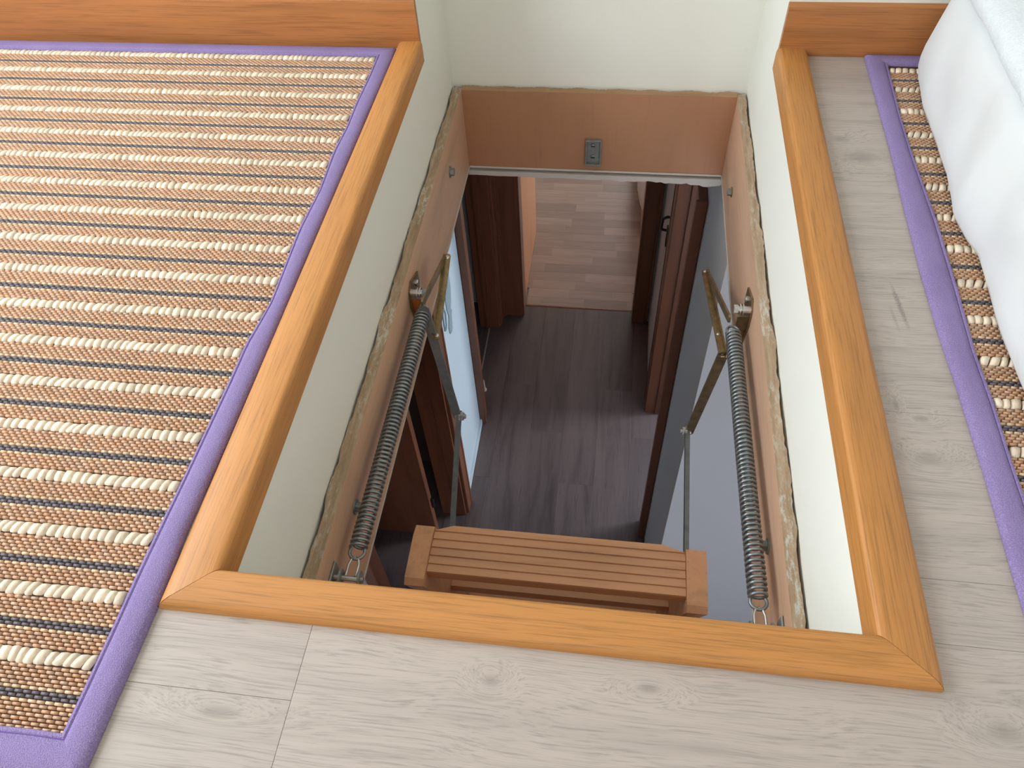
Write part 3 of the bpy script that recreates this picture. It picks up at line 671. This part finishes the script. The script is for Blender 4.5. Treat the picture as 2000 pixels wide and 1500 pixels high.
def rug(label, x0, x1, y0, y1, edge_in, edge_out, left, rope_w=.0160):
    """woven field from x0..x1, y0..y1; edge_in/out: wavy cloth border as lists of (y, x); left: border on the left side"""
    t = thing('woven_rug', label, 'rug', ((x0 + x1) / 2, (y0 + y1) / 2, .0003))
    org = tuple(wloc(t))
    obj('backing', MB().box(x0, x1, y0, y1, .0004, .0038), 'rug_backing', t)
    # rows between the cords
    rows = []
    rp = [.130] + [r for r in ROPES if r < y1 + .02]
    for a, b in zip(ROPES[:-1], ROPES[1:]):
        lo, hi = a + rope_w / 2, b - rope_w / 2; n = 13; p = (hi - lo) / n
        rows += [(lo + (k + .5) * p, p, 1 if k in (5, 6) else 2 if k in (4, 7) else 0) for k in range(n)]
    lo = ROPES[0] - .067 + rope_w / 2; p = (.067 - rope_w) / 13
    rows += [(lo + (k + .5) * p, p, 1 if k in (5, 6) else 2 if k in (4, 7) else 0) for k in range(13)]
    rows += [(lo - (k + .5) * p, p, False) for k in range(4)]
    VV, FF, CC = [], [], []; base = 0; P = .0092
    for ri, (yc, p, dark) in enumerate(rows):
        if yc < y0 or yc > y1: continue
        xs = np.arange(x0 - (ri % 2) * P / 2, x1 - .001, P); xs = xs[xs > x0 - P * .6]
        n = len(xs); a = np.maximum(xs + .0007, x0); b = np.minimum(xs + P - .0007 + rng.uniform(-.0002, .0002, n), x1)
        sl = .03 * .0; hh = .0066 + rng.uniform(-.0002, .0002, n); ya, yb = yc - p * .39, yc + p * .39; c = .0004
        V = np.zeros((n, 8, 3))
        for i, (X, Y, Z) in enumerate(((a, ya, .0038), (b, ya, .0038), (b, yb, .0038), (a, yb, .0038), (a + c, ya + c, None), (b - c, ya + c, None), (b - c, yb - c, None), (a + c, yb - c, None))):
            V[:, i, 0] = X; V[:, i, 1] = Y; V[:, i, 2] = hh if Z is None else Z
        f = np.array([(4, 5, 6, 7), (0, 1, 5, 4), (1, 2, 6, 5), (2, 3, 7, 6), (3, 0, 4, 7)])
        F = (np.arange(n)[:, None, None] * 8 + f[None] + base)
        k = rng.uniform(.86, 1.16, (n, 1)); hue = rng.uniform(-.03, .03, (n, 1)) * np.array([[0, 1, 1.3]])
        col = np.clip((TAN, DARK, PALE)[dark][None] * k + (0 if dark == 1 else 1) * hue, 0, 1)
        VV.append(V.reshape(-1, 3)); FF.append(F.reshape(-1, 4)); CC.append(np.repeat(col, 8, 0)); base += n * 8
    o = np_obj('weave', np.concatenate(VV), np.concatenate(FF), np.concatenate(CC), 'bamboo_weave', t, org); o['kind'] = 'stuff'
    # raffia cords, each a run of wrapped lumps
    g = np.array([-1, -.8, 0, .8, 1.]); U, W = np.meshgrid(g, g, indexing='ij'); q = []
    for i in range(4):
        for j in range(4): q.append((i * 5 + j, (i + 1) * 5 + j, (i + 1) * 5 + j + 1, i * 5 + j + 1))
    q = np.array(q)
    for r in ROPES:
        if r < y0 or r > y1 - .004: continue
        xa, xb = (float(np.interp(r, [p[0] for p in edge_in], [p[1] for p in edge_in])) + .0015, x1) if left else (x0, float(np.interp(r, [p[0] for p in edge_in], [p[1] for p in edge_in])) - .0015)
        xs = [xa]
        while xs[-1] < xb - .006: xs.append(xs[-1] + rng.uniform(.0086, .0124))
        xs = np.array(xs); xs = xa + (xs - xa) * (xb - xa) / (xs[-1] - xa); n = len(xs) - 1; V = np.zeros((n, 25, 3)); shear = .0015 + .0014 * np.sin(np.arange(n) * .35 + r * 40) + rng.uniform(-.0007, .0007, n)
        for k in range(n):
            wd = (xs[k + 1] - xs[k]) * .455; xc = (xs[k] + xs[k + 1]) / 2; hw = rope_w * rng.uniform(.43, .53)
            V[k, :, 0] = (xc + U * wd + W * shear[k]).ravel(); V[k, :, 1] = (r + rng.uniform(-.0005, .0005) + W * hw * (1 - .12 * U ** 2)).ravel()
            V[k, :, 2] = (.0036 + rng.uniform(.0046, .0058) * np.sqrt((1 - U ** 6 * .97) * (1 - W ** 4 * .98))).ravel()
        V[:, :, 0] = np.clip(V[:, :, 0], xa, xb)
        col = np.clip(CREAM[None] * rng.uniform(.80, 1.12, (n, 1)) + rng.uniform(-.03, .03, (n, 1)), 0, .93)
        F = (np.arange(n)[:, None, None] * 25 + q[None]).reshape(-1, 4)
        c = np_obj('raffia_cord', V.reshape(-1, 3), F, np.repeat(col, 25, 0), 'raffia', t, org)
        c.data.shade_smooth()
    # cloth borders
    SEC = [(0, .0070), (.02, .0084), (.10, .0090), (.145, .0076), (.19, .0092), (.35, .0104), (.62, .0106), (.85, .0094), (.95, .0070), (1.0, .0030), (1.0, .0005), (0, .0005)]
    def strip(pin, pout, mat='purple_cloth', seam=True):
        rings = [[(a[0] + (b[0] - a[0]) * u, a[1] + (b[1] - a[1]) * u, z) for u, z in SEC] for a, b in zip(pin, pout)]
        o = obj('border', MB().loft(rings), mat, t, smooth=50)
        pts = [(a[0] + (b[0] - a[0]) * .145, a[1] + (b[1] - a[1]) * .145, .0077) for a, b in zip(pin, pout)]
        if seam: obj('seam', MB().tube(pts, .0007, 5), 'purple_seam', o)
    yi = np.array([p[0] for p in edge_in]); xi = np.array([p[1] for p in edge_in]); yo = np.array([p[0] for p in edge_out]); xo = np.array([p[1] for p in edge_out])
    n = 70; bw = .037
    ia = np.linspace(y0, y1, n); oa = np.linspace(y0 - bw, y1 + bw - .004, n)
    pin = [(np.interp(y, yi, xi), y) for y in ia]; pout = [(np.interp(y, yo, xo), y) for y in oa]
    strip(pin, pout)
    fi, fo = pin, pout                                             # the measured side
    far_in, far_out = (x1, x1 + bw) if left else (x0, x0 - bw)
    strip([(far_in, y) for y in ia], [(far_out, y) for y in oa])
    for (yin, yout, e) in ((y0, y0 - bw, 0), (y1, y1 + bw - .004, -1)):
        a0, b0 = sorted((fi[e][0], far_in)); a1, b1 = sorted((fo[e][0], far_out))
        m_ = 24
        strip([(a0 + (b0 - a0) * k / m_, yin + .0006 * math.sin(k * 1.7)) for k in range(m_ + 1)], [(a1 + (b1 - a1) * k / m_, yout) for k in range(m_ + 1)])
    return t
IN1 = [(.130, -.473), (.169, -.472), (.235, -.471), (.297, -.471), (.352, -.469), (.405, -.467), (.463, -.466), (.548, -.464), (.617, -.464), (.645, -.460), (.693, -.455), (.765, -.458), (.842, -.461), (.938, -.456), (1.034, -.461), (1.107, -.457), (1.174, -.459), (1.27, -.457), (1.338, -.458), (1.40, -.458)]
OUT1 = [(.09, -.4385), (.105, -.4385), (.163, -.4375), (.208, -.4365), (.261, -.4360), (.292, -.4355), (.342, -.4380), (.436, -.4355), (.551, -.4335), (.666, -.4320), (.778, -.4315), (.874, -.4305), (.936, -.4300), (1.109, -.4295), (1.289, -.4270), (1.377, -.4270), (1.42, -.4270)]
rug('striped straw rug with a purple cloth border covering the floor left of the hatch', -1.236, -.452, .131, 1.340, IN1, OUT1, False)
IN2 = [(.0, .459), (.475, .459), (.52, .458), (.598, .459), (.677, .457), (.794, .461), (.929, .463), (1.074, .459), (1.185, .460), (1.352, .467), (1.4, .468)]
OUT2 = [(.0, .427), (.394, .426), (.501, .427), (.626, .425), (.708, .422), (.82, .422), (.949, .425), (1.099, .430), (1.26, .432), (1.386, .434), (1.42, .434)]
rug('striped straw rug with a purple border running under the white mattress at the right', .457, .80, .131, 1.348, IN2, OUT2, True)
IN3 = [(.0, -1.333), (1.5, -1.333)]; OUT3 = [(.0, -1.298), (1.1, -1.298), (1.5, -1.292)]
rug('corner of a further purple-bordered straw rug at the far left edge of the floor', -1.60, -1.325, .60, 1.345, IN3, OUT3, False)

# ------------------------------------------------------------------ mattress with fleece blanket
bed = thing('floor_mattress', 'low mattress in a white cover with a fleece blanket, at the right edge', 'mattress', (1.0, .3, .012))
BX = [(-1.2, .500), (.45, .493), (.598, .489), (.636, .486), (.701, .485), (.782, .489), (.85, .492), (.877, .487), (.926, .481), (1.02, .492), (1.125, .492), (1.211, .493), (1.28, .500), (1.322, .510), (1.352, .540), (1.366, .60)]
by, bxv = np.array([p[0] for p in BX]), np.array([p[1] for p in BX])
ys = np.concatenate([np.linspace(-1.2, .4, 18)[:-1], np.linspace(.4, 1.30, 110), np.linspace(1.303, 1.366, 18)])
prof = [(.0125, .004), (.022, -.001), (.04, -.002), (.06, -.002), (.08, -.001), (.10, .0), (.12, .002), (.14, .005), (.155, .009), (.168, .016), (.178, .028), (.184, .05), (.187, .10)]
b = MB(); rings = []
for y in ys:
    x0 = float(np.interp(y, by, bxv)); ring = []
    endf = max(0, (y - 1.30) / .066)
    for z, dx in prof:
        zz = .0125 + (z - .0125) * (1 - .22 * endf ** 2)
        d = (y - (.868 - 1.15 * (z - .0125))) / .006; flap = 1 / (1 + math.exp(-max(-30, min(30, d))))
        d2 = (y - (.66 - 1.3 * (z - .0125))) / .008; flap2 = 1 / (1 + math.exp(-max(-30, min(30, d2))))
        wob = .003 * math.sin(y * 17 + z * 30) * (z > .02) + .002 * math.sin(y * 41 - z * 22)
        ring.append((x0 + dx + .005 * (1 - flap) * (.3 + z * 8 if z < .085 else 1) + .004 * (1 - flap2) * min(1, z * 14) + wob * min(1, z * 20), y, zz))
    ring.append((1.55, y, .187 * (1 - .2 * endf ** 2))); ring.append((1.55, y, .0125)); rings.append(ring)
b.loft(rings); obj('cover', b, 'white_sheet', bed, smooth=70)
rings = []
for y in np.linspace(-1.2, 1.335, 150):
    x0 = float(np.interp(min(y, 1.30), by, bxv)) + .020 + .005 * math.sin(y * 9) + .003 * math.sin(y * 23)
    e2 = max(0, (y - 1.29) / .045); k = 1 - .35 * e2 ** 2
    P = [(.014, .172), (.000, .176), (-.007, .186), (-.006, .198), (.003, .208), (.018, .214), (.05, .219), (.15, .222), (.9, .225), (.9, .172)]
    rings.append([(x0 + a + .0014 * math.sin(y * 61 + 5 * a * 60), y, .172 + (z - .172) * k + .0012 * math.sin(y * 47 + a * 80)) for a, z in P])
obj('fleece_blanket', MB().loft(rings), 'fleece', bed, smooth=70)
